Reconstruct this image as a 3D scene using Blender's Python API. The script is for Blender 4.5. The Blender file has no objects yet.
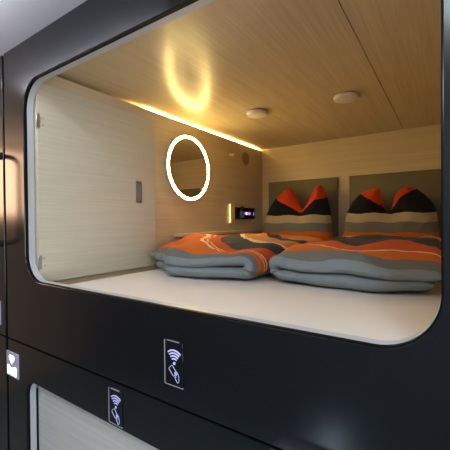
import bpy, bmesh, math, random
from mathutils import Vector, Matrix, noise
random.seed(4)
C = bpy.context.scene.collection
H = 1.65                      # eye height: every coordinate below is relative to the eye
ORG = {}
PI = math.pi

# ------------------------------------------------------------------ materials
def mat(name, col, rough=.5, metal=0, emit=None, es=0, spec=.5, coat=0, sheen=0):
    m = bpy.data.materials.new(name); m.use_nodes = True
    b = m.node_tree.nodes['Principled BSDF']
    b.inputs['Base Color'].default_value = (*col, 1)
    b.inputs['Roughness'].default_value = rough
    b.inputs['Metallic'].default_value = metal
    b.inputs['Specular IOR Level'].default_value = spec
    b.inputs['Coat Weight'].default_value = coat
    b.inputs['Sheen Weight'].default_value = sheen
    if emit:
        b.inputs['Emission Color'].default_value = (*emit, 1)
        b.inputs['Emission Strength'].default_value = es
    return m

def wood(name, axis, dark, light, rough=.3, spec=.5, rot=0):
    m = mat(name, light, rough, spec=spec); nt = m.node_tree; N = nt.nodes; L = nt.links
    b = N['Principled BSDF']
    g = N.new('ShaderNodeNewGeometry')
    def noise(al, ac, det):
        mp = N.new('ShaderNodeMapping')
        s = [ac, ac, ac]; s[axis] = al
        mp.inputs['Scale'].default_value = s
        L.new(g.outputs['Position'], mp.inputs['Vector'])
        n = N.new('ShaderNodeTexNoise'); n.inputs['Scale'].default_value = 1
        n.inputs['Detail'].default_value = det; n.inputs['Roughness'].default_value = .6
        L.new(mp.outputs['Vector'], n.inputs['Vector']); return n
    a = noise(2.2, 130, 3); c = noise(.9, 22, 4)
    mx = N.new('ShaderNodeMath'); mx.operation = 'MULTIPLY_ADD'
    mx.inputs[1].default_value = .62
    L.new(a.outputs['Fac'], mx.inputs[0])
    m2 = N.new('ShaderNodeMath'); m2.operation = 'MULTIPLY'; m2.inputs[1].default_value = .38
    L.new(c.outputs['Fac'], m2.inputs[0]); L.new(m2.outputs[0], mx.inputs[2])
    r = N.new('ShaderNodeValToRGB')
    r.color_ramp.elements[0].position = .38; r.color_ramp.elements[0].color = (*dark, 1)
    r.color_ramp.elements[1].position = .62; r.color_ramp.elements[1].color = (*light, 1)
    L.new(mx.outputs[0], r.inputs[0]); L.new(r.outputs[0], b.inputs['Base Color'])
    bp = N.new('ShaderNodeBump'); bp.inputs['Strength'].default_value = .05; bp.inputs['Distance'].default_value = .001
    L.new(mx.outputs[0], bp.inputs['Height']); L.new(bp.outputs[0], b.inputs['Normal'])
    return m

def fabric(name, stops, rough=.9):
    """stripes of a printed cloth: constant ramp on the cloth's own V coordinate"""
    m = mat(name, (.5, .5, .5), rough, spec=.15, sheen=.05); nt = m.node_tree; N = nt.nodes; L = nt.links
    b = N['Principled BSDF']
    uv = N.new('ShaderNodeUVMap'); sx = N.new('ShaderNodeSeparateXYZ')
    L.new(uv.outputs[0], sx.inputs[0])
    no = N.new('ShaderNodeTexNoise'); no.inputs['Scale'].default_value = 60
    tc = N.new('ShaderNodeTexCoord'); L.new(tc.outputs['Object'], no.inputs['Vector'])
    ad = N.new('ShaderNodeMath'); ad.operation = 'MULTIPLY_ADD'; ad.inputs[1].default_value = .004
    L.new(no.outputs['Fac'], ad.inputs[0]); L.new(sx.outputs['Y'], ad.inputs[2])
    r = N.new('ShaderNodeValToRGB'); cr = r.color_ramp; cr.interpolation = 'CONSTANT'
    cr.elements[0].position = 0; cr.elements[0].color = (*stops[0][1], 1)
    cr.elements.remove(cr.elements[1])
    for p, c in stops[1:]:
        e = cr.elements.new(p); e.color = (*c, 1)
    L.new(ad.outputs[0], r.inputs[0]); L.new(r.outputs[0], b.inputs['Base Color'])
    n2 = N.new('ShaderNodeTexNoise'); n2.inputs['Scale'].default_value = 14; n2.inputs['Detail'].default_value = 5
    L.new(tc.outputs['Object'], n2.inputs['Vector'])
    bp = N.new('ShaderNodeBump'); bp.inputs['Strength'].default_value = .5; bp.inputs['Distance'].default_value = .012
    L.new(n2.outputs['Fac'], bp.inputs['Height']); L.new(bp.outputs[0], b.inputs['Normal'])
    return m

W_D, W_L = (.62, .52, .34), (.72, .62, .43)
M = dict(
    wood_y=wood('pale_oak_along_depth', 1, W_D, W_L, .30),
    wood_ceiling=wood('pale_oak_ceiling', 1, (.54, .44, .28), (.64, .54, .37), .27),
    wood_x=wood('pale_oak_across', 0, W_D, W_L, .34),
    wood_door=wood('pale_oak_door', 1, (.57, .54, .43), (.65, .62, .50), .38),
    wood_lower=wood('pale_oak_lower_door', 0, (.56, .57, .54), (.68, .69, .66), .30),
    facade=mat('dark_lacquer', (.0045, .006, .008), .20, spec=.5),
    rubber=mat('black_gasket', (.004, .004, .005), .55, spec=.15),
    frame=mat('white_frame', (.50, .52, .55), .4),
    chrome=mat('brushed_metal', (.6, .6, .62), .3, 1),
    darkmetal=mat('dark_metal', (.03, .03, .035), .3, .6),
    sheet=mat('white_sheet', (.78, .73, .68), .85, spec=.2),
    headboard=mat('olive_grey_upholstery', (.20, .19, .135), .7, spec=.3),
    white=mat('white_plastic', (.75, .70, .66), .45),
    mirror=mat('mirror_glass', (.92, .9, .86), .02, 1),
    ring=mat('light_ring', (1, .9, .7), .4, emit=(1, .72, .24), es=46),
    strip=mat('light_strip_diffuser', (1, .9, .7), .4, emit=(1, .70, .20), es=420),
    readlit=mat('reading_light_diffuser', (1, .9, .7), .4, emit=(1, .62, .2), es=1.6),
    ringback=mat('mirror_backing', (.6, .55, .45), .5),
    grille=mat('speaker_grille', (.36, .27, .20), .6),
    brass=mat('warm_metal', (.75, .62, .42), .25, 1),
    hookm=mat('pale_brass', (.95, .84, .62), .5, 0),
    tan=mat('tan_plastic', (.85, .70, .45), .4),
    screen=mat('black_glass', (.006, .006, .012), .08),
    led_blue=mat('led_blue', (.2, .3, 1), .4, emit=(.15, .25, 1), es=1.2),
    led_pink=mat('led_pink', (1, .4, .6), .4, emit=(1, .20, .35), es=.9),
    led_white=mat('led_white', (1, 1, 1), .4, emit=(.7, .7, 1), es=1.0),
    grey_plastic=mat('grey_plastic', (.22, .22, .22), .4),
    black_plastic=mat('black_plastic', (.01, .01, .01), .4),
    icon=mat('lit_icon', (.4, .4, .7), .4, emit=(.36, .36, .62), es=.65),
    icon_dim=mat('lit_icon_dim', (.3, .3, .5), .4, emit=(.24, .33, .52), es=.6),
    icon_low=mat('lit_icon_low', (.3, .3, .5), .4, emit=(.24, .25, .45), es=.75),
    signface=mat('sign_face', (.25, .25, .34), .3, emit=(.36, .36, .54), es=.22),
    signlit=mat('sign_lit', (1, 1, 1), .3, emit=(.92, .93, 1), es=1.4),
    signdim=mat('sign_print', (.15, .15, .25), .4, emit=(.3, .3, .5), es=.6),
    edge=mat('reader_edge', (.55, .55, .58), .2, .4),
    corr_ceiling=mat('corridor_ceiling_paint', (.62, .62, .66), .6),
    corr_wall=mat('corridor_wall_paint', (.30, .30, .33), .5),
    corr_floor=mat('corridor_floor', (.24, .32, .38), .4),
    warmwall=mat('warm_wall_paint', (.6, .42, .3), .6),
    lamp=mat('tube_lamp', (1, 1, 1), .4, emit=(.86, .88, 1), es=19),
    sconce=mat('wall_sconce_glass', (1, .8, .6), .4, emit=(1, .62, .38), es=8),
    night=mat('night_light_glass', (1, 1, 1), .4, emit=(.66, .86, 1), es=7),
    step=mat('satin_step', (.42, .46, .52), .3, .5),
)
O1 = (.60, .130, .014); O2 = (.54, .085, .012); CR = (.78, .58, .38); DK = (.040, .042, .050)
LG = (.225, .26, .275); SL = (.155, .165, .155); TN = (.55, .24, .07); BG = (.43, .37, .27)
M['duvet'] = fabric('striped_duvet_cloth', [(0, LG), (.1, SL), (.2, O1), (.280, CR), (.291, O1), (.305, CR), (.315, O2),
                    (.4, DK), (.5, CR), (.512, TN), (.6, DK), (.7, TN)])
M['duvet_b'] = fabric('striped_duvet_cloth_b', [(0, LG), (.1, SL), (.2, O1), (.295, CR), (.306, O2),
                      (.4, DK), (.5, CR), (.508, TN), (.6, DK), (.7, TN)])
M['pillow'] = fabric('striped_pillow_cloth', [(0, O1), (.1, (.17, .17, .165)), (.2, BG), (.3, (.010, .011, .020)), (.4, (.60, .065, .014))])

# ------------------------------------------------------------------ linking helpers
def obj(name, bm, m, parent=None, smooth=True, origin=None):
    bm.normal_update()
    xs = [v.co for v in bm.verts]
    mn = Vector([min(c[i] for c in xs) for i in range(3)]); mx = Vector([max(c[i] for c in xs) for i in range(3)])
    o0 = Vector(origin) if origin else Vector(((mn.x+mx.x)/2, (mn.y+mx.y)/2, mn.z))
    bmesh.ops.translate(bm, verts=bm.verts, vec=-o0)
    me = bpy.data.meshes.new(name); bm.to_mesh(me); bm.free()
    o = bpy.data.objects.new(name, me); C.objects.link(o)
    me.materials.append(m)
    if smooth:
        for p in me.polygons: p.use_smooth = True
        try: me.set_sharp_from_angle(angle=math.radians(38))
        except Exception: pass
    if parent:
        o.parent = parent; o.location = o0 - ORG[parent.name]
    else:
        o.location = o0 + Vector((0, 0, H))
    ORG[o.name] = o0
    return o

def tag(o, label, cat, group=None, kind=None):
    o['label'] = label; o['category'] = cat
    if group: o['group'] = group
    if kind: o['kind'] = kind
    return o
def thing(name, loc, label, cat, group=None):
    o = bpy.data.objects.new(name, None); C.objects.link(o); o.empty_display_size = .05
    o.location = Vector(loc) + Vector((0, 0, H)); ORG[o.name] = Vector(loc)
    return tag(o, label, cat, group)
def struct(name, bm, m, parent=None, smooth=True):
    o = obj(name, bm, m, parent, smooth)
    if not parent: o['kind'] = 'structure'
    return o
def dup(root, vec, label=None, zvec=None):
    r = root.copy(); C.objects.link(r); r.location = root.location + Vector(vec)
    ORG[r.name] = ORG[root.name] + Vector(vec)
    if label: r['label'] = label
    for ch in list(root.children):
        c = ch.copy(); C.objects.link(c); c.parent = r
        for g in list(ch.children):
            d = g.copy(); C.objects.link(d); d.parent = c
    return r

# ------------------------------------------------------------------ shape helpers
def box(x0, x1, y0, y1, z0, z1, bev=0, seg=2, bm=None):
    b = bmesh.new()
    bmesh.ops.create_cube(b, size=1)
    bmesh.ops.scale(b, vec=(x1-x0, y1-y0, z1-z0), verts=b.verts)
    bmesh.ops.translate(b, vec=((x0+x1)/2, (y0+y1)/2, (z0+z1)/2), verts=b.verts)
    if bev: bmesh.ops.bevel(b, geom=b.edges[:], offset=bev, segments=seg, profile=.5, affect='EDGES')
    if bm is None: return b
    merge(bm, b); return bm
def merge(a, b):
    me = bpy.data.meshes.new('tmp'); b.to_mesh(me); b.free(); a.from_mesh(me); bpy.data.meshes.remove(me)
def lathe(prof, n=48, axis='Z', at=(0, 0, 0)):
    """prof: list (r, h) ; closed solid of revolution"""
    b = bmesh.new(); rings = []
    for r, h in prof:
        if r < 1e-6: rings.append([b.verts.new((0, 0, h))])
        else: rings.append([b.verts.new((r*math.cos(2*PI*k/n), r*math.sin(2*PI*k/n), h)) for k in range(n)])
    for A, B in zip(rings, rings[1:]):
        for k in range(n):
            k2 = (k+1) % n
            f = [A[k % len(A)], A[k2 % len(A)], B[k2 % len(B)], B[k % len(B)]]
            u = []
            for v in f:
                if v not in u: u.append(v)
            if len(u) > 2: b.faces.new(u)
    if axis == 'X':   bmesh.ops.rotate(b, verts=b.verts, matrix=Matrix.Rotation(PI/2, 3, 'Y'))
    if axis == 'Y':   bmesh.ops.rotate(b, verts=b.verts, matrix=Matrix.Rotation(PI/2, 3, 'X'))
    bmesh.ops.translate(b, verts=b.verts, vec=at)
    bmesh.ops.recalc_face_normals(b, faces=b.faces)
    return b
def rrect(x0, x1, z0, z1, r, n=14):
    pts = []
    for cx, cz, a0 in ((x1-r, z1-r, 0), (x0+r, z1-r, 90), (x0+r, z0+r, 180), (x1-r, z0+r, 270)):
        for k in range(n+1):
            a = math.radians(a0+90*k/n); pts.append((cx+r*math.cos(a), cz+r*math.sin(a)))
    return pts
def plate(outer, hole, y0, y1, bev=0):
    """a panel in the XZ plane between y0 and y1, with an optional hole, edges lightly bevelled"""
    b = bmesh.new(); E = []
    for loop in ([outer] + ([hole] if hole else [])):
        vs = [b.verts.new((x, y0, z)) for x, z in loop]
        E += [b.edges.new((vs[i], vs[(i+1) % len(vs)])) for i in range(len(vs))]
    bmesh.ops.triangle_fill(b, use_beauty=True, use_dissolve=False, edges=E)
    r = bmesh.ops.extrude_face_region(b, geom=b.faces[:])
    bmesh.ops.translate(b, vec=(0, y1-y0, 0), verts=[g for g in r['geom'] if isinstance(g, bmesh.types.BMVert)])
    bmesh.ops.recalc_face_normals(b, faces=b.faces)
    if bev:
        es = [e for e in b.edges if len(e.link_faces) == 2 and e.calc_face_angle() > 1.0 and
              abs(e.verts[0].co.y-y0) < 1e-6 and abs(e.verts[1].co.y-y0) < 1e-6]
        bmesh.ops.bevel(b, geom=es, offset=bev, segments=2, profile=.5, affect='EDGES')
    return b
def rect(x0, x1, z0, z1): return [(x0, z0), (x1, z0), (x1, z1), (x0, z1)]
def tube(pts, r, n=12, closed=False):
    b = bmesh.new(); pts = [Vector(p) for p in pts]; rings = []
    N = len(pts); prev = None
    for i, p in enumerate(pts):
        a = pts[(i-1) % N] if (closed or i) else p; c = pts[(i+1) % N] if (closed or i < N-1) else p
        t = (c-a).normalized()
        u = (prev - t*prev.dot(t)).normalized() if prev else t.orthogonal().normalized()
        prev = u; v = t.cross(u)
        rr = r[i] if isinstance(r, (list, tuple)) else r
        rings.append([b.verts.new(p + u*rr*math.cos(2*PI*k/n) + v*rr*math.sin(2*PI*k/n)) for k in range(n)])
    for i in range(N if closed else N-1):
        A, B = rings[i], rings[(i+1) % N]
        for k in range(n): b.faces.new((A[k], A[(k+1) % n], B[(k+1) % n], B[k]))
    if not closed: b.faces.new(rings[0][::-1]); b.faces.new(rings[-1])
    bmesh.ops.recalc_face_normals(b, faces=b.faces)
    return b
def ribbon(b, pts, w, y, th=.0012, closed=False):
    """a printed/lit line of width w standing th proud of plane y (towards -Y)"""
    n = len(pts); L = []; R = []
    for i, (x, z) in enumerate(pts):
        a = pts[(i-1) % n] if (closed or i) else pts[i]; c = pts[(i+1) % n] if (closed or i < n-1) else pts[i]
        dx, dz = c[0]-a[0], c[1]-a[1]; q = math.hypot(dx, dz) or 1
        nx, nz = -dz/q*w/2, dx/q*w/2
        L.append((x+nx, z+nz)); R.append((x-nx, z-nz))
    for i in range(n if closed else n-1):
        j = (i+1) % n
        q = [L[i], L[j], R[j], R[i]]
        f = [b.verts.new((x, y-th, z)) for x, z in q]; k = [b.verts.new((x, y, z)) for x, z in q]
        b.faces.new(f)
        for a in range(4): b.faces.new((f[a], f[(a+1) % 4], k[(a+1) % 4], k[a]))
def crease(x, y, z, k):
    a = noise.noise(Vector((x*k, y*k, z*k))); b = noise.noise(Vector((x*k*2.3+5, y*k*2.3, z*k*2.3)))
    return (1-abs(a)*3)*.7+(1-abs(b)*3)*.3
def lerp(xs, ys, x):
    if x <= xs[0]: return ys[0]
    for i in range(len(xs)-1):
        if x <= xs[i+1]:
            t = (x-xs[i])/(xs[i+1]-xs[i]); t = t*t*(3-2*t)
            return ys[i]+(ys[i+1]-ys[i])*t
    return ys[-1]
def smooth(xs, ys, x):
    if x <= xs[0]: return ys[0]
    for i in range(len(xs)-1):
        if x <= xs[i+1]:
            h = xs[i+1]-xs[i]; t = (x-xs[i])/h
            m0 = (ys[i+1]-ys[max(i-1, 0)])/(xs[i+1]-xs[max(i-1, 0)])*h
            k = min(i+2, len(xs)-1); m1 = (ys[k]-ys[i])/(xs[k]-xs[i])*h
            return (2*t**3-3*t*t+1)*ys[i]+(t**3-2*t*t+t)*m0+(3*t*t-2*t**3)*ys[i+1]+(t**3-t*t)*m1
    return ys[-1]
def lin(xs, ys, x):
    if x <= xs[0]: return ys[0]
    for i in range(len(xs)-1):
        if x <= xs[i+1]:
            return ys[i]+(ys[i+1]-ys[i])*(x-xs[i])/(xs[i+1]-xs[i])
    return ys[-1]

# ================================================================== THE SETTING
XL, XR = -1.53, .045          # side walls of the berth
YB, ZC = 2.92, .704           # back wall, berth ceiling
SX0, SX1 = -1.706, .19        # seams of this pod module in the long facade
FT, SM = .782, -.533          # top of facade, seam between upper and lower pods
HX0, HX1, HZ0, HZ1 = -1.525, -.010, -.250, .605
g = .0035
# corridor front: black lacquer panels
struct('wall_front', plate(rect(SX0+.0035, SX1-g, SM+.004, FT), rrect(HX0, HX1, HZ0, HZ1, .115), .70, .715, .0025), M['facade'], smooth=False)
LX0, LX1, LZ0, LZ1 = -1.535, -.010, -1.50, -.683
struct('wall_front', plate(rect(SX0+.0035, SX1-g, -1.64, SM-.003), rrect(LX0, LX1, LZ0, LZ1, .075), .70, .715, .0025), M['facade'], smooth=False)
struct('wall_front', plate(rect(SX0-1.9, SX0-.017, SM+.004, FT), None, .70, .715, .0025), M['facade'], smooth=False)
struct('wall_front', plate(rect(SX0-1.9, SX0-.017, -1.64, SM-.003), None, .70, .715, .0025), M['facade'], smooth=False)
struct('wall_front', plate(rect(SX1+g, SX1+1.9, SM+.004, FT), rrect(SX1+.19, SX1+1.7, HZ0, HZ1, .115), .70, .715, .0025), M['facade'], smooth=False)
struct('wall_front', plate(rect(SX1+g, SX1+1.9, -1.64, SM-.003), None, .70, .715, .0025), M['facade'], smooth=False)
# black gaskets lining the two openings
struct('trim_7', plate(rrect(HX0+.0003, HX1-.0003, HZ0+.0003, HZ1-.0003, .1147), rrect(HX0+.0018, HX1-.0018, HZ0+.0018, HZ1-.0018, .113), .7022, .7152), M['rubber'], smooth=False)
struct('trim_8', plate(rrect(LX0+.0003, LX1-.0003, LZ0+.0003, LZ1-.0003, .0747), rrect(LX0+.0018, LX1-.0018, LZ0+.0018, LZ1-.0018, .073), .7022, .7152), M['rubber'], smooth=False)
# black cavity behind the seams
struct('trim_1', plate(rect(SX0-1.9, SX0+.06, -1.64, FT), None, .722, .76), M['rubber'])
struct('trim_2', box(SX0+.06, SX1-.06, .722, .76, SM-.05, SM+.05), M['rubber'])
struct('trim_3', plate(rect(SX1-.06, SX1+1.9, -1.64, FT), rrect(SX1+.2, SX1+1.69, HZ0-.0, HZ1, .1), .722, .76), M['rubber'])
# white inner frames of the two openings
def frame(n, x0, x1, z0, z1, r):
    struct(n, plate(rect(x0-.035, x1+.055, z0-.03, z1+.1), rrect(x0, x1, z0, z1, r), .7155, .741, .001), M['frame'], smooth=False)
frame('trim_4', HX0+.002, HX1-.002, HZ0+.002, HZ1-.002, .113)
frame('trim_5', LX0+.002, LX1-.002, LZ0+.002, LZ1-.002, .073)

# berth interior
struct('wall_left', box(XL-.02, XL, .742, YB, -.60, ZC-.014), M['wood_y'])
# light cove behind the top edge of the left wall
struct('trim_9', box(XL-.07, XL-.065, .742, YB, ZC-.07, ZC), M['white'])
struct('trim_10', box(XL-.065, XL-.02, .742, YB, ZC-.07, ZC-.062), M['white'])
struct('wall_back', box(XL-.08, XR+.02, YB, YB+.02, -.60, ZC+.03), M['wood_x'])
struct('wall_right', box(XR, XR+.02, .742, YB, -.60, ZC+.03), M['wood_y'])
struct('ceiling_panel', box(XL-.07, -.2945, .742, YB, ZC, ZC+.02, .0008, 1), M['wood_ceiling'])
bpy.data.objects['ceiling_panel'].name = 'ceiling'
struct('ceiling', box(-.2915, XR, .742, YB, ZC, ZC+.02, .0008, 1), M['wood_ceiling'])
struct('trim_6', box(-.31, -.275, .742, YB, ZC+.0205, ZC+.03), M['rubber'])
struct('floor', box(XL, XR, .742, YB, -.44, -.42), M['wood_x'])

# the open door leaf, folded back against the left wall
DX = -1.500
d = struct('door_1', box(DX-.022, DX, .746, 1.452, -.267, .627, .0015, 1), M['wood_door'])
for z in (.42, -.205):
    h = box(DX-.006, DX+.0035, .743, .757, z, z+.062, .001, 1)
    o = obj('hinge', h, M['chrome'], d)
    s = bmesh.new()
    for dz in (.015, .047):
        merge(s, lathe([(0, 0), (.0035, 0), (.003, .0015), (0, .002)], 12, 'X', (DX, .771, z+dz)))
    obj('screw', s, M['grille'], d)
pull = plate(rect(1.297, 1.339, .113, .238), rect(1.304, 1.332, .122, .229), 0, .003)
for v in pull.verts: v.co = Vector((DX+.003-v.co.y, v.co.x, v.co.z))
bmesh.ops.recalc_face_normals(pull, faces=pull.faces)
ph = obj('door_pull', pull, M['chrome'], d, False)
obj('recess', box(DX, DX+.0012, 1.304, 1.332, .122, .229), M['grey_plastic'], ph)

# closed door leaf of the pod below
d2 = struct('door_2', box(LX0-.004, LX1+.03, .750, .772, LZ0-.02, -.66, .001, 1), M['wood_lower'])
obj('edge_strip', box(LX0+.001, LX0+.0045, .7425, .7498, LZ0+.1, LZ1-.06), M['rubber'], d2)

# corridor shell
struct('floor', box(-4.3, 2.6, -.92, 3.0, -1.67, -1.65), M['corr_floor'])
struct('ceiling', box(-4.3, 2.6, -.92, 3.0, FT+.001, FT+.03), M['corr_ceiling'])
struct('wall_opposite', box(-4.3, 2.6, -.94, -.92, -1.65, FT), M['corr_wall'])
struct('wall_end', box(-3.64, -3.62, -.92, .70, -1.65, FT), M['warmwall'])
struct('wall_near', box(2.1, 2.12, -.92, .70, -1.65, FT), M['corr_wall'])
struct('wall_outer', box(-4.3, 2.6, 3.0, 3.02, -1.65, FT), M['corr_wall'])

# ================================================================== BED
MZ = -.276
def mattress():
    b = bmesh.new()
    x0, x1, y0, y1, z0, z1 = -1.446, XR-.008, .755, YB-.02, -.415, MZ
    nx, ny, r = 40, 60, .045
    def top(x, y):
        e = min(x-x0, x1-x, y-y0, y1-y)
        f = 0 if e >= r else r-math.sqrt(max(0, r*r-(r-e)**2))
        return z1-f*.55+.002*math.sin(x*9+1)*math.sin(y*7)
    def ax(a, c, n):
        k = [a, a+.004, a+.012, a+.025, a+.045]; m = [c-.045, c-.025, c-.012, c-.004, c]
        return k+[a+.045+(c-a-.09)*i/n for i in range(1, n)]+m
    X = ax(x0, x1, nx); Y = ax(y0, y1, ny)
    G = [[b.verts.new((x, y, top(x, y))) for y in Y] for x in X]
    for i in range(len(X)-1):
        for j in range(len(Y)-1): b.faces.new((G[i][j], G[i+1][j], G[i+1][j+1], G[i][j+1]))
    be = [e for e in b.edges if len(e.link_faces) == 1]
    r_ = bmesh.ops.extrude_edge_only(b, edges=be)
    for v in [q for q in r_['geom'] if isinstance(q, bmesh.types.BMVert)]: v.co.z = z0
    bmesh.ops.holes_fill(b, edges=[e for e in b.edges if len(e.link_faces) == 1], sides=0)
    bmesh.ops.recalc_face_normals(b, faces=b.faces)
    return b
ms = thing('mattress', (-.7, 1.85, -.42), 'wide mattress under a smooth white fitted sheet filling the berth', 'mattress')
obj('core', box(-1.425, .025, .79, YB-.035, -.42, -.33, .01), M['white'], ms)
obj('fitted_sheet', mattress(), M['sheet'], ms)

# headboards (two alike, side by side)
hb1 = obj('headboard', box(-1.447, -.792, YB-.030, YB, -.24, .372, .004), M['headboard'])
tag(hb1, 'olive grey headboard panel on the back wall, the left one, nearer the mirror', 'headboard', 'headboard panels on the back wall')
dup(hb1, (.752, 0, 0), 'olive grey headboard panel on the back wall, the right one, beside the right wall')

# --- duvets: a puffy slab folded once, C-shaped in section
def duvet(xo, xfold, yfront, yback, stripes, knots, seed, tip=.0, sag=0, tipdrop=0):
    """xo: open side x, xfold: folded side x. stripes: list of distance-from-front rows over knots(x)."""
    rnd = random.Random(seed)
    ph = [rnd.uniform(0, 6.28) for _ in range(12)]
    sg = 1 if xfold > xo else -1
    zl, zu = MZ+.039, MZ+.106
    rf = (zu-zl)/2
    L1 = abs(xfold-xo)-rf-.03
    La = PI*rf; L2 = L1+tip; tot = L1+La+L2
    ns, nt = 120, 66
    b = bmesh.new(); uvl = b.loops.layers.uv.new('UVMap')
    def centre(s):
        if s < L1:
            x = xfold-sg*(rf+.03+L1-s); z = zl; nx, nz = 0, -1
        elif s < L1+La:
            a = (s-L1)/rf
            x = xfold-sg*(rf+.03)+sg*rf*math.sin(a); z = (zl+zu)/2-rf*math.cos(a)
            nx, nz = sg*math.sin(a), -math.cos(a)
        else:
            q = s-L1-La
            x = xfold-sg*(rf+.03)-sg*q; z = zu; nx, nz = 0, 1
            z -= tipdrop*max(0, (q-(L2-.22))/.22)**2
        return x, z, nx, nz
    cs = [0, .012, .03, .055, .085]
    S = cs+[.085+(tot-.17)*i/(ns-10) for i in range(1, ns-10)]+[tot-c for c in cs[::-1]]
    cl = [0, .004, .010, .018, .028, .042, .06]
    T = cl+[.06+(1-.12)*i/(nt-14) for i in range(1, nt-14)]+[1-c for c in cl[::-1]]
    def wob(a, c, k): return math.sin(a*k+ph[int(k) % 12])*math.sin(c*k*.8+ph[(int(k)+5) % 12])
    OUT, IN, V = [], [], []
    for s in S:
        x, z, nx, nz = centre(s); ro, ri, rv = [], [], []
        up = s > L1+La*.35
        for t in T:
            yf = yfront(x) + .012*math.sin(x*14+ph[0])+(.006*math.sin(x*31+ph[1]))
            if not up: yf += .012
            y = yf+(yback-yf)*t; dist = y-yf
            e = min(dist, yback-y)
            k = 1-min(e/.055, 1); fh = math.sqrt(max(0, 1-k*k))
            es = min(s, tot-s); ks = 1-min(es/(.05 if sg < 0 else .085), 1); fs = math.sqrt(max(0, 1-ks*ks))
            h = .032*fh*fs
            zz = z
            if up:
                rise = lin([0, .08, .35, .8, 1.1], [-.026, -.006, .036, .034, .014], dist)*min(1, max(0, (s-L1-La*.35)/.25))
                zz += rise+.006*wob(x, y, 9)+.004*wob(y, x, 17)
                zz -= sag*max(0, (abs(x-xo)-.0) and (1-abs(x-xo)/.25))**2 if abs(x-xo) < .25 else 0
                zz += .006*math.sin(x*11+ph[3])*max(0, 1-dist/.15)
            ho = h*(1+.22*wob(x, y, 13)+(.10*wob(y, x, 29) if up else 0)); hi = h*.93
            if up: ho *= 1.2
            elif s < L1: ho = min(ho, .0335*fh*fs)
            if up: ho += fh*fs*.0060*crease(x+seed, y*.8, zz*2, 8)
            if up: y += .011*crease(x+seed, .3, zz*6, 9)*max(0, 1-dist/.10)
            elif dist < .1: y += .006*crease(x+seed, .9, zz*6, 9)*max(0, 1-dist/.10)
            ro.append(b.verts.new((x+nx*ho, y, zz+nz*ho)))
            if 0 < T.index(t) < len(T)-1 and 0 < S.index(s) < len(S)-1:
                ri.append(b.verts.new((x-nx*hi, y, zz-nz*hi)))
            else: ri.append(ro[-1])
            # print
            if s > L1+La*.30:
                row = [smooth(knots, r, x) for r in stripes]
                xs = [0]+row+[row[-1]+.3, row[-1]+.45]
                v = 0
                for i in range(len(xs)-1):
                    if xs[i] <= dist < xs[i+1]: v = i+(dist-xs[i])/(xs[i+1]-xs[i]); break
                else: v = len(xs)-1+.2
            else: v = .3
            rv.append(v/10)
        OUT.append(ro); IN.append(ri); V.append(rv)
    for i in range(len(S)-1):
        for j in range(len(T)-1):
            for R, fl in ((OUT, 0), (IN, 1)):
                q = [(R[i][j], V[i][j]), (R[i+1][j], V[i+1][j]), (R[i+1][j+1], V[i+1][j+1]), (R[i][j+1], V[i][j+1])]
                if fl: q = q[::-1]
                try: f = b.faces.new([a for a, _ in q])
                except ValueError: continue
                for lp in f.loops:
                    for a, vv in q:
                        if a is lp.vert: lp[uvl].uv = (S[i], vv if not fl else .05)
    bmesh.ops.recalc_face_normals(b, faces=b.faces)
    return b
k1 = [-1.40, -1.2, -1.05, -.9, -.8, -.74, -.69]
st1 = [[.010, .012, .008, .005, .005, .012, .04],
       [.040, .060, .035, .018, .018, .040, .07],
       [.62, .40, .20, .090, .070, .10, .13],
       [.85, .56, .32, .17, .15, .24, .32],
       [1.1, .78, .56, .34, .28, .38, .50]]
yf1 = lambda x: lerp([-1.42, -1.32, -1.12, -.9, -.76, -.66], [1.34, 1.27, 1.185, 1.195, 1.255, 1.36], x)
dv = obj('duvet', duvet(-1.40, -.710, yf1, 2.34, st1, k1, 3, tip=.05, tipdrop=.0), M['duvet'])
tag(dv, 'folded grey and orange striped duvet lying nearer the mirror wall', 'duvet', 'folded duvets on the mattress')
k2 = [-.70, -.62, -.5, -.35, -.2, -.06]
st2 = [[.012, .012, .012, .012, .012, .012],
       [.05, .11, .10, .075, .07, .07],
       [.16, .24, .23, .15, .20, .13],
       [.32, .40, .36, .26, .36, .24],
       [.75, .90, .84, .78, .74, .50]]
yf2 = lambda x: lerp([-.68, -.63, -.55, -.4, -.2, -.06], [1.38, 1.32, 1.285, 1.28, 1.30, 1.35], x)
dv2 = obj('duvet', duvet(-.045, -.672, yf2, 2.36, st2, k2, 8, tip=.03, tipdrop=.0), M['duvet_b'])
tag(dv2, 'folded grey and orange striped duvet lying on the right side of the bed', 'duvet', 'folded duvets on the mattress')

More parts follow.
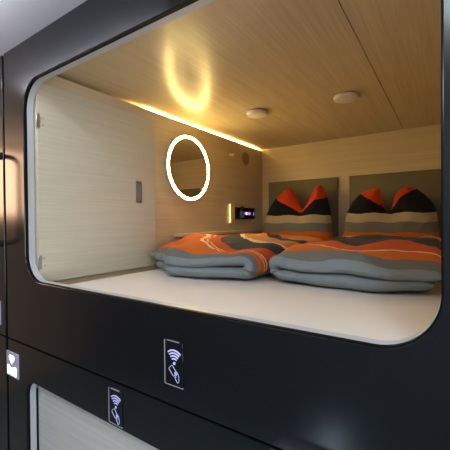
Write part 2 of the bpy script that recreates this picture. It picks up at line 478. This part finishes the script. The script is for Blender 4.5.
# --- pillows: plumped upright with two pulled-up corners and a dent between
def pillow(prof, yc, zb_fn, levels, seed, T0=.11):
    xs = [p[0] for p in prof]; zs = [p[1] for p in prof]
    z0 = MZ+.003
    out = [(xs[0]+.02, z0)]+prof+[(xs[-1]-.02, z0)]
    segs = list(zip(out, out[1:]+out[:1]))
    def dist(x, z):
        best = 9
        for (ax, az), (bx, bz) in segs:
            dx, dz = bx-ax, bz-az; t = max(0, min(1, ((x-ax)*dx+(z-az)*dz)/(dx*dx+dz*dz+1e-12)))
            best = min(best, math.hypot(x-ax-dx*t, z-az-dz*t))
        return best
    nx, nz = 90, 60
    b = bmesh.new(); uvl = b.loops.layers.uv.new('UVMap'); F, K, V = [], [], []
    rnd = random.Random(seed); p1 = rnd.uniform(0, 6)
    for i in range(nx+1):
        a = .5-.5*math.cos(PI*i/nx); x = xs[0]+(xs[-1]-xs[0])*a
        top = lin(xs, zs, x); f, k, vv = [], [], []
        for j in range(nz+1):
            c = .5-.5*math.cos(PI*j/nz); z = z0+(top-z0)*c
            dd = dist(x, z); q = 1-min(dd/.17, 1)
            T = T0*math.sqrt(max(0, 1-q*q))*(1+.06*math.sin(x*25+p1)*math.sin(z*19))
            T += .006*crease(x+seed, z, 0, 9)*min(1, dd/.04)
            lean = .10*(z-z0)
            edge = i in (0, nx) or j in (0, nz)
            if edge: T = 0
            v1 = b.verts.new((x, yc-T+lean, z))
            f.append(v1); k.append(v1 if edge else b.verts.new((x, yc+T*.8+lean, z)))
            zb = zb_fn(x); lv = levels+[max(levels[-1]+.012, zb)]
            zz = z+.004*math.sin(x*30+p1)
            lo = z0
            for n, l in enumerate(lv):
                if zz < l: v = n+(zz-lo)/(l-lo); break
                lo = l
            else: v = len(lv)+.1+.8*min(1, (zz-lo)/.3)
            vv.append(v/10)
        F.append(f); K.append(k); V.append(vv)
    for i in range(nx):
        for j in range(nz):
            for R, fl in ((F, 0), (K, 1)):
                q = [(R[i][j], V[i][j]), (R[i+1][j], V[i+1][j]), (R[i+1][j+1], V[i+1][j+1]), (R[i][j+1], V[i][j+1])]
                if fl: q = q[::-1]
                try: fc = b.faces.new([a for a, _ in q])
                except ValueError: continue
                for lp in fc.loops:
                    for a, vv in q:
                        if a is lp.vert: lp[uvl].uv = (i/nx, vv)
    bmesh.ops.recalc_face_normals(b, faces=b.faces)
    return b
P1 = [(-1.435, MZ+.04), (-1.425, -.172), (-1.410, -.099), (-1.385, .027), (-1.345, .118), (-1.282, .208), (-1.20, .276), (-1.155, .292),
      (-1.11, .235), (-1.066, .143), (-1.031, .088), (-.995, .143), (-.96, .225), (-.922, .290), (-.888, .300), (-.848, .250),
      (-.818, .152), (-.795, .036), (-.778, -.092), (-.77, -.172), (-.765, MZ+.04)]
P2 = [(-.705, MZ+.04), (-.690, -.121), (-.676, -.013), (-.664, .060), (-.627, .137), (-.583, .190), (-.54, .218), (-.471, .244), (-.432, .238),
      (-.414, .170), (-.406, .095), (-.385, .070), (-.358, .070), (-.343, .098), (-.332, .165), (-.30, .218), (-.25, .238), (-.201, .228), (-.148, .182),
      (-.101, .13), (-.072, .064), (-.060, -.016), (-.052, -.11), (-.045, MZ+.04)]
zb1 = lambda x: .066+.60*max(0, -1.035-x)+.80*max(0, min(x+1.035, .12))+.35*max(0, x+.915)
zb2 = lambda x: .078+.78*max(0, -.39-x)+(1.6*max(0, min(x+.34, .05))+.62*max(0, x+.29) if x > -.36 else 0)
p = obj('pillow', pillow(P1, 2.68, zb1, [-.087, -.019, .045], 1), M['pillow'])
tag(p, 'striped orange, black, beige and grey pillow dented into two peaks, leaning on the left headboard', 'pillow', 'striped pillows against the headboards')
p = obj('pillow', pillow(P2, 2.66, zb2, [-.086, -.015, .050], 2), M['pillow'])
tag(p, 'striped orange, black, beige and grey pillow with two drooping corners, leaning on the right headboard', 'pillow', 'striped pillows against the headboards')

# ================================================================== THINGS ON THE LEFT WALL
MY, MZc, RO = 1.782, .374, .224
ri = RO-.018
mr = thing('round_mirror', (XL, MY, MZc-RO), 'round wall mirror with a glowing warm light ring around its rim', 'mirror')
obj('backing', lathe([(0, 0), (RO-.004, 0), (RO+.0015, .006), (RO+.0015, .0288), (RO+.0002, .0288), (RO+.0002, .0222), (0, .0222)], 72, 'X', (XL, MY, MZc)), M['ringback'], mr)
obj('mirror_glass', lathe([(0, .0225), (ri-.001, .0225), (ri-.001, .029), (0, .029)], 96, 'X', (XL, MY, MZc)), M['mirror'], mr)
rg = lathe([(ri, .0232), (RO-.0001, .0232), (RO-.0001, .0302), (RO-.002, .0312), (ri, .0312), (ri, .0232)], 96, 'X', (XL, MY, MZc))
obj('light_ring', rg, M['ring'], mr)

hk = thing('coat_hook', (XL, 2.365, .545), 'small brass coat hook on the wall right of the round mirror', 'hook')
obj('plate', box(XL, XL+.006, 2.332, 2.402, .555, .572, .001), M['hookm'], hk)
obj('hook_arm', tube([(XL+.003, 2.345, .562), (XL+.020, 2.345, .556), (XL+.030, 2.345, .560), (XL+.034, 2.345, .572)], .005), M['hookm'], hk)
sp = thing('wall_speaker', (XL, 2.600, .568-.062), 'round brown speaker grille set in the wall near the back corner', 'speaker')
obj('rim', lathe([(.054, 0), (.062, 0), (.062, .003), (.059, .005), (.054, .003), (.054, 0)], 40, 'X', (XL, 2.600, .568)), M['grille'], sp)
gr = lathe([(0, .0005), (.0538, .0005), (.0538, .002), (.03, .0035), (0, .004)], 40, 'X', (XL, 2.600, .568))
obj('grille', gr, M['grille'], sp)

# control display, phone in its cradle, slim reading light
cp = thing('control_display', (XL, 2.59, .015), 'black wall display with glowing blue and pink digits beside the handset', 'display')
obj('housing', box(XL, XL+.018, 2.408, 2.735, .018, .122, .003), M['black_plastic'], cp)
obj('screen', box(XL+.0182, XL+.0195, 2.416, 2.728, .025, .115), M['screen'], cp)
YS = {'led_blue': [], 'led_pink': [], 'led_white': []}
SEG = {'8': 'abcdefg', '0': 'abcdef', '5': 'afgcd', '3': 'abgcd'}
def digit(b, y, z, w, h, ch):
    t = .0045; x = XL+.0195
    parts = dict(a=(y, y+w, z+h-t, z+h), d=(y, y+w, z, z+t), g=(y, y+w, z+h/2-t/2, z+h/2+t/2),
                 f=(y, y+t, z+h/2, z+h), e=(y, y+t, z, z+h/2), b=(y+w-t, y+w, z+h/2, z+h), c=(y+w-t, y+w, z, z+h/2))
    for s in SEG[ch]:
        a = parts[s]; box(x, x+.0008, a[0], a[1], a[2], a[3], bm=b)
for i, (ch, mm) in enumerate((('8', 'led_blue'), ('0', 'led_white'), ('5', 'led_pink'), ('8', 'led_blue'), ('3', 'led_pink'))):
    b = bmesh.new(); digit(b, 2.545+.021*i, .058, .013, .022, ch)
    obj('digit', b, M[mm], cp)
b = bmesh.new(); box(XL+.0195, XL+.0203, 2.703, 2.711, .052, .082, bm=b)
obj('indicator', b, M['led_blue'], cp)
pn = thing('handset', (XL, 2.50, .02), 'small grey handset with black top hanging in front of the wall display', 'handset')
obj('body', box(XL+.020, XL+.038, 2.462, 2.502, .030, .088, .004), M['grey_plastic'], pn)
obj('earpiece', box(XL+.020, XL+.042, 2.464, 2.500, .089, .132, .006), M['black_plastic'], pn)
ls = thing('reading_light', (XL, 2.35, -.02), 'tall slim tan reading light on the wall left of the black display', 'wall light')
obj('plate', box(XL, XL+.020, 2.318, 2.385, -.018, .150, .006), M['tan'], ls)
obj('light_edge', box(XL+.004, XL+.016, 2.3155, 2.3178, -.010, .143, .0008, 1), M['readlit'], ls)

st = thing('light_strip', (XL-.045, 2.1, ZC-.0618), 'warm light strip glowing in the cove where left wall meets berth ceiling', 'light strip')
obj('profile', box(XL-.046, XL-.022, 1.45, 2.86, ZC-.0618, ZC-.038), M['chrome'], st)
obj('diffuser', box(XL-.045, XL-.023, 1.455, 2.855, ZC-.0378, ZC-.026, .001, 1), M['strip'], st)
sh = obj('wall_shelf', box(XL, XL+.085, 1.64, YB-.002, -.100, -.078, .002), M['wood_y'])
tag(sh, 'narrow pale wood shelf along the left wall under the round mirror', 'shelf')

# ceiling discs
cd = thing('ceiling_disc', (-1.025, 1.888, ZC-.028), 'small white round fitting on the berth ceiling, the one nearer the mirror', 'ceiling fitting', 'white round ceiling fittings')
obj('cap', lathe([(0, -.028), (.052, -.028), (.064, -.023), (.068, -.014), (.067, -.006), (0, -.006)], 48, 'Z', (-1.025, 1.888, ZC)), M['white'], cd)
obj('base_ring', lathe([(0, -.0058), (.062, -.0058), (.062, 0), (0, 0)], 48, 'Z', (-1.025, 1.888, ZC)), M['grille'], cd)
dup(cd, (.545, .045, 0), 'small white round fitting on the berth ceiling, the one beside the ceiling joint')

# ================================================================== THINGS ON THE FACADE
YF = .70
def reader(x0, z0, w, h, label, mi, mj, s=1.0):
    t = thing('card_reader', (x0+w/2, YF, z0), label, 'card reader', 'contactless card readers on the black panels')
    obj('glass', box(x0, x0+w, YF-.0035, YF, z0, z0+h, .001, 1), M['screen'], t)
    e = bmesh.new()
    ribbon(e, [(x0-.001, z0+h), (x0-.001, z0)], .0028, YF, .0045)
    ribbon(e, [(x0, z0-.0004), (x0+w, z0-.0004)], .0022, YF, .0045)
    ribbon(e, [(x0+.008, z0+h), (x0+w-.014, z0+h)], .0013, YF, .0042)
    obj('edge_frame', e, M['edge'], t)
    y = YF-.0036; cx, cz = x0+w*.54, z0+h*.51
    a = bmesh.new()
    for k, rr in enumerate((.0135, .0215, .0295, .0375)):
        pts = [(cx+rr*math.sin(math.radians(q)), cz+rr*math.cos(math.radians(q))) for q in range(-40, 41, 8)]
        ribbon(a, pts, .0040, y)
    merge(a, lathe([(0, 0), (.0042, 0), (.0042, .0012), (0, .0012)], 20, 'Y', (cx, y, cz)))
    obj('signal_icon', a, M[mi], t)
    c = bmesh.new()
    def rot(p, q, o): return (o[0]+p[0]*math.cos(q)-p[1]*math.sin(q), o[1]+p[0]*math.sin(q)+p[1]*math.cos(q))
    o = (cx-.006, cz-.022); q = math.radians(42)
    ribbon(c, [rot(p, q, o) for p in rrect(-.009, .009, -.0135, .0135, .003, 3)], .0014, y, closed=True)
    hand = [(-.004, .010), (.004, .012), (.009, .006), (.0125, -.002), (.0135, -.014), (.011, -.022), (.006, -.024), (.002, -.018), (-.003, -.012),
            (-.006, -.006), (-.002, -.005), (.001, -.008), (-.003, -.001), (-.006, .004)]
    ribbon(c, [(cx+.006+p[0]*.85, cz-.033+p[1]*.85) for p in hand], .0014, y, closed=True)
    ribbon(c, [(cx+.001, cz-.026), (cx+.009, cz-.033)], .0014, y)
    ribbon(c, [(cx+.003, cz-.022), (cx+.011, cz-.030)], .0014, y)
    obj('card_in_hand_icon', c, M[mj], t)
    return t
reader(-.688, -.470, .068, .127, 'black contactless card reader with lit signal icon on the upper panel, under the opening', 'icon', 'icon_dim')
reader(-.951, -.672, .066, .115, 'black contactless card reader with lit signal icon on the lower panel, above the lower opening', 'icon_low', 'icon_dim')

def lit_sign(x0, z0, label):
    w = .113; h = .113
    t = thing('lit_sign', (x0+w/2, YF, z0), label, 'sign', 'lit square signs on the black panels')
    obj('face', box(x0, x0+w, YF-.005, YF, z0, z0+h, .0015, 1), M['signface'], t)
    y = YF-.0051; cx = x0+w*.47
    hb = bmesh.new()
    ht = []
    for k in range(40):
        a = 2*PI*k/40
        ht.append((cx+.0016*16*math.sin(a)**3, z0+.082+.0015*(13*math.cos(a)-5*math.cos(2*a)-2*math.cos(3*a)-math.cos(4*a))))
    merge(hb, plate(ht, None, y-.001, y)); obj('heart_icon', hb, M['signlit'], t)
    bb = bmesh.new()
    for xx0, xx1, z_0, z_1 in ((-.042, -.020, .008, .050), (-.010, .010, .008, .042), (.020, .042, .008, .050),
                               (-.042, .042, .024, .042)):
        merge(bb, box(cx+xx0, cx+xx1, y-.001, y, z0+z_0, z0+z_1))
    obj('number_icon', bb, M['signlit'], t)
    dd = bmesh.new()
    for dx in (-.018, 0, .018):
        merge(dd, box(cx+dx-.003, cx+dx+.003, y-.0018, y-.001, z0+.030, z0+.037))
    obj('dots', dd, M['signdim'], t)
    return t
s1 = lit_sign(-1.707, -.702, 'lit white square sign with a heart, on the lower black panel above the lower opening')
dup(s1, (-.1725, 0, .218), 'lit white square sign cut by the left picture edge, on the neighbouring upper panel')

# grab handle on the neighbouring panel
gh = thing('grab_handle', (-1.757, .70, -.10), 'black curved grab handle on chrome mounts at the far left panel', 'handle')
hx = -1.757; zt, zb_ = .318, -.093; yo = .615
pts = [(hx, .694, zt), (hx, .665, zt)]
for k in range(0, 10): a = PI/2*k/9; pts.append((hx, yo+.045-.045*math.sin(a), zt-.045+.045*math.cos(a)))
for k in range(0, 10): a = PI/2*k/9; pts.append((hx, yo+.045-.045*math.cos(a), zb_+.045-.045*math.sin(a)))
pts += [(hx, .665, zb_), (hx, .694, zb_)]
obj('bar', tube(pts, .011, 16), M['darkmetal'], gh)
for z in (zt, zb_):
    obj('mount', lathe([(0, 0), (.018, 0), (.018, .010), (.012, .014), (0, .014)], 28, 'Y', (hx, .70, z)), M['darkmetal'], gh)

# step tread fixed to the front at bottom right
stp = thing('step_tread', (-.05, .62, -.560), 'satin grey folding step sticking out of the black panel, lower right', 'step')
obj('tread', box(-.345, .12, .625, .70, -.545, -.535, .003), M['step'], stp)
obj('end_bracket', box(-.350, -.3455, .63, .70, -.556, -.534, .0015), M['chrome'], stp)

# ================================================================== CORRIDOR LAMPS AND AN ADDED FILL (out of frame)
tl = thing('tube_lamp', (-1.4, .42, FT-.05), 'long cool white tube lamp under the corridor ceiling', 'lamp')
obj('tube', tube([(-2.0, .42, FT-.032), (-.9, .42, FT-.032)], .014, 14), M['lamp'], tl)
obj('holder', box(-2.05, -.85, .40, .44, FT-.016, FT), M['white'], tl)
sc = thing('wall_sconce', (-3.62, -.14, 0), 'tall warm wall sconce at the corridor end', 'lamp')
obj('shade', box(-3.619, -3.58, -.44, .16, .08, .68, .01), M['sconce'], sc)
nl = thing('night_light', (-.78, -.92, -1.3), 'cool round night light low on the corridor wall', 'lamp')
obj('lens', lathe([(0, 0), (.075, 0), (.07, .012), (0, .018)], 32, 'Y', (-.68, -.903, -1.57)), M['night'], nl)

def area(name, loc, size, power, col, target, sy=None):
    l = bpy.data.lights.new(name, 'AREA'); l.energy = power; l.color = col
    l.shape = 'RECTANGLE'; l.size = size; l.size_y = sy or size
    o = bpy.data.objects.new(name, l); C.objects.link(o)
    o.location = Vector(loc)+Vector((0, 0, H))
    o.rotation_euler = (Vector(target)-Vector(loc)).to_track_quat('-Z', 'Y').to_euler()
    return o
area('corridor_ceiling_lamp', (.3, -.35, .77), 1.0, 24, (.78, .92, 1), (.1, -.5, -1.5), .5)
area('corridor_ceiling_lamp', (-1.2, -.45, .77), .7, 7, (.95, .94, 1), (-1.2, -.4, -1.5), .4)
area('corridor_fill_light', (2.05, -.15, -.30), 1.3, 40, (.93, .96, .95), (0, .45, .15), 1.1)  # added fill from the right to brighten door and berth; no window here

w = bpy.data.worlds.new('World'); w.use_nodes = True; bpy.context.scene.world = w
w.node_tree.nodes['Background'].inputs[0].default_value = (.5, .55, .65, 1)
w.node_tree.nodes['Background'].inputs[1].default_value = .05

# ================================================================== CAMERA
yaw, pit, rol, F = .595758639, -.0109276629, -.00856401548, 330.677662
f = Vector((-math.sin(yaw)*math.cos(pit), math.cos(yaw)*math.cos(pit), math.sin(pit)))
r = Vector((math.cos(yaw), math.sin(yaw), 0)); u = r.cross(f)
r2 = r*math.cos(rol)+u*math.sin(rol); u2 = -r*math.sin(rol)+u*math.cos(rol)
cam = bpy.data.cameras.new('camera'); co = bpy.data.objects.new('camera', cam); C.objects.link(co)
mt = Matrix.Identity(4)
for i in range(3):
    mt[i][0] = r2[i]; mt[i][1] = u2[i]; mt[i][2] = -f[i]
mt[2][3] = H
co.matrix_world = mt
cam.sensor_width = 36; cam.lens = F/450*36; cam.clip_start = .02
sc_ = bpy.context.scene; sc_.camera = co
sc_.view_settings.view_transform = 'Standard'; sc_.view_settings.look = 'None'
sc_.view_settings.exposure = .42; sc_.view_settings.gamma = 1; sc_.view_settings.use_curve_mapping = False
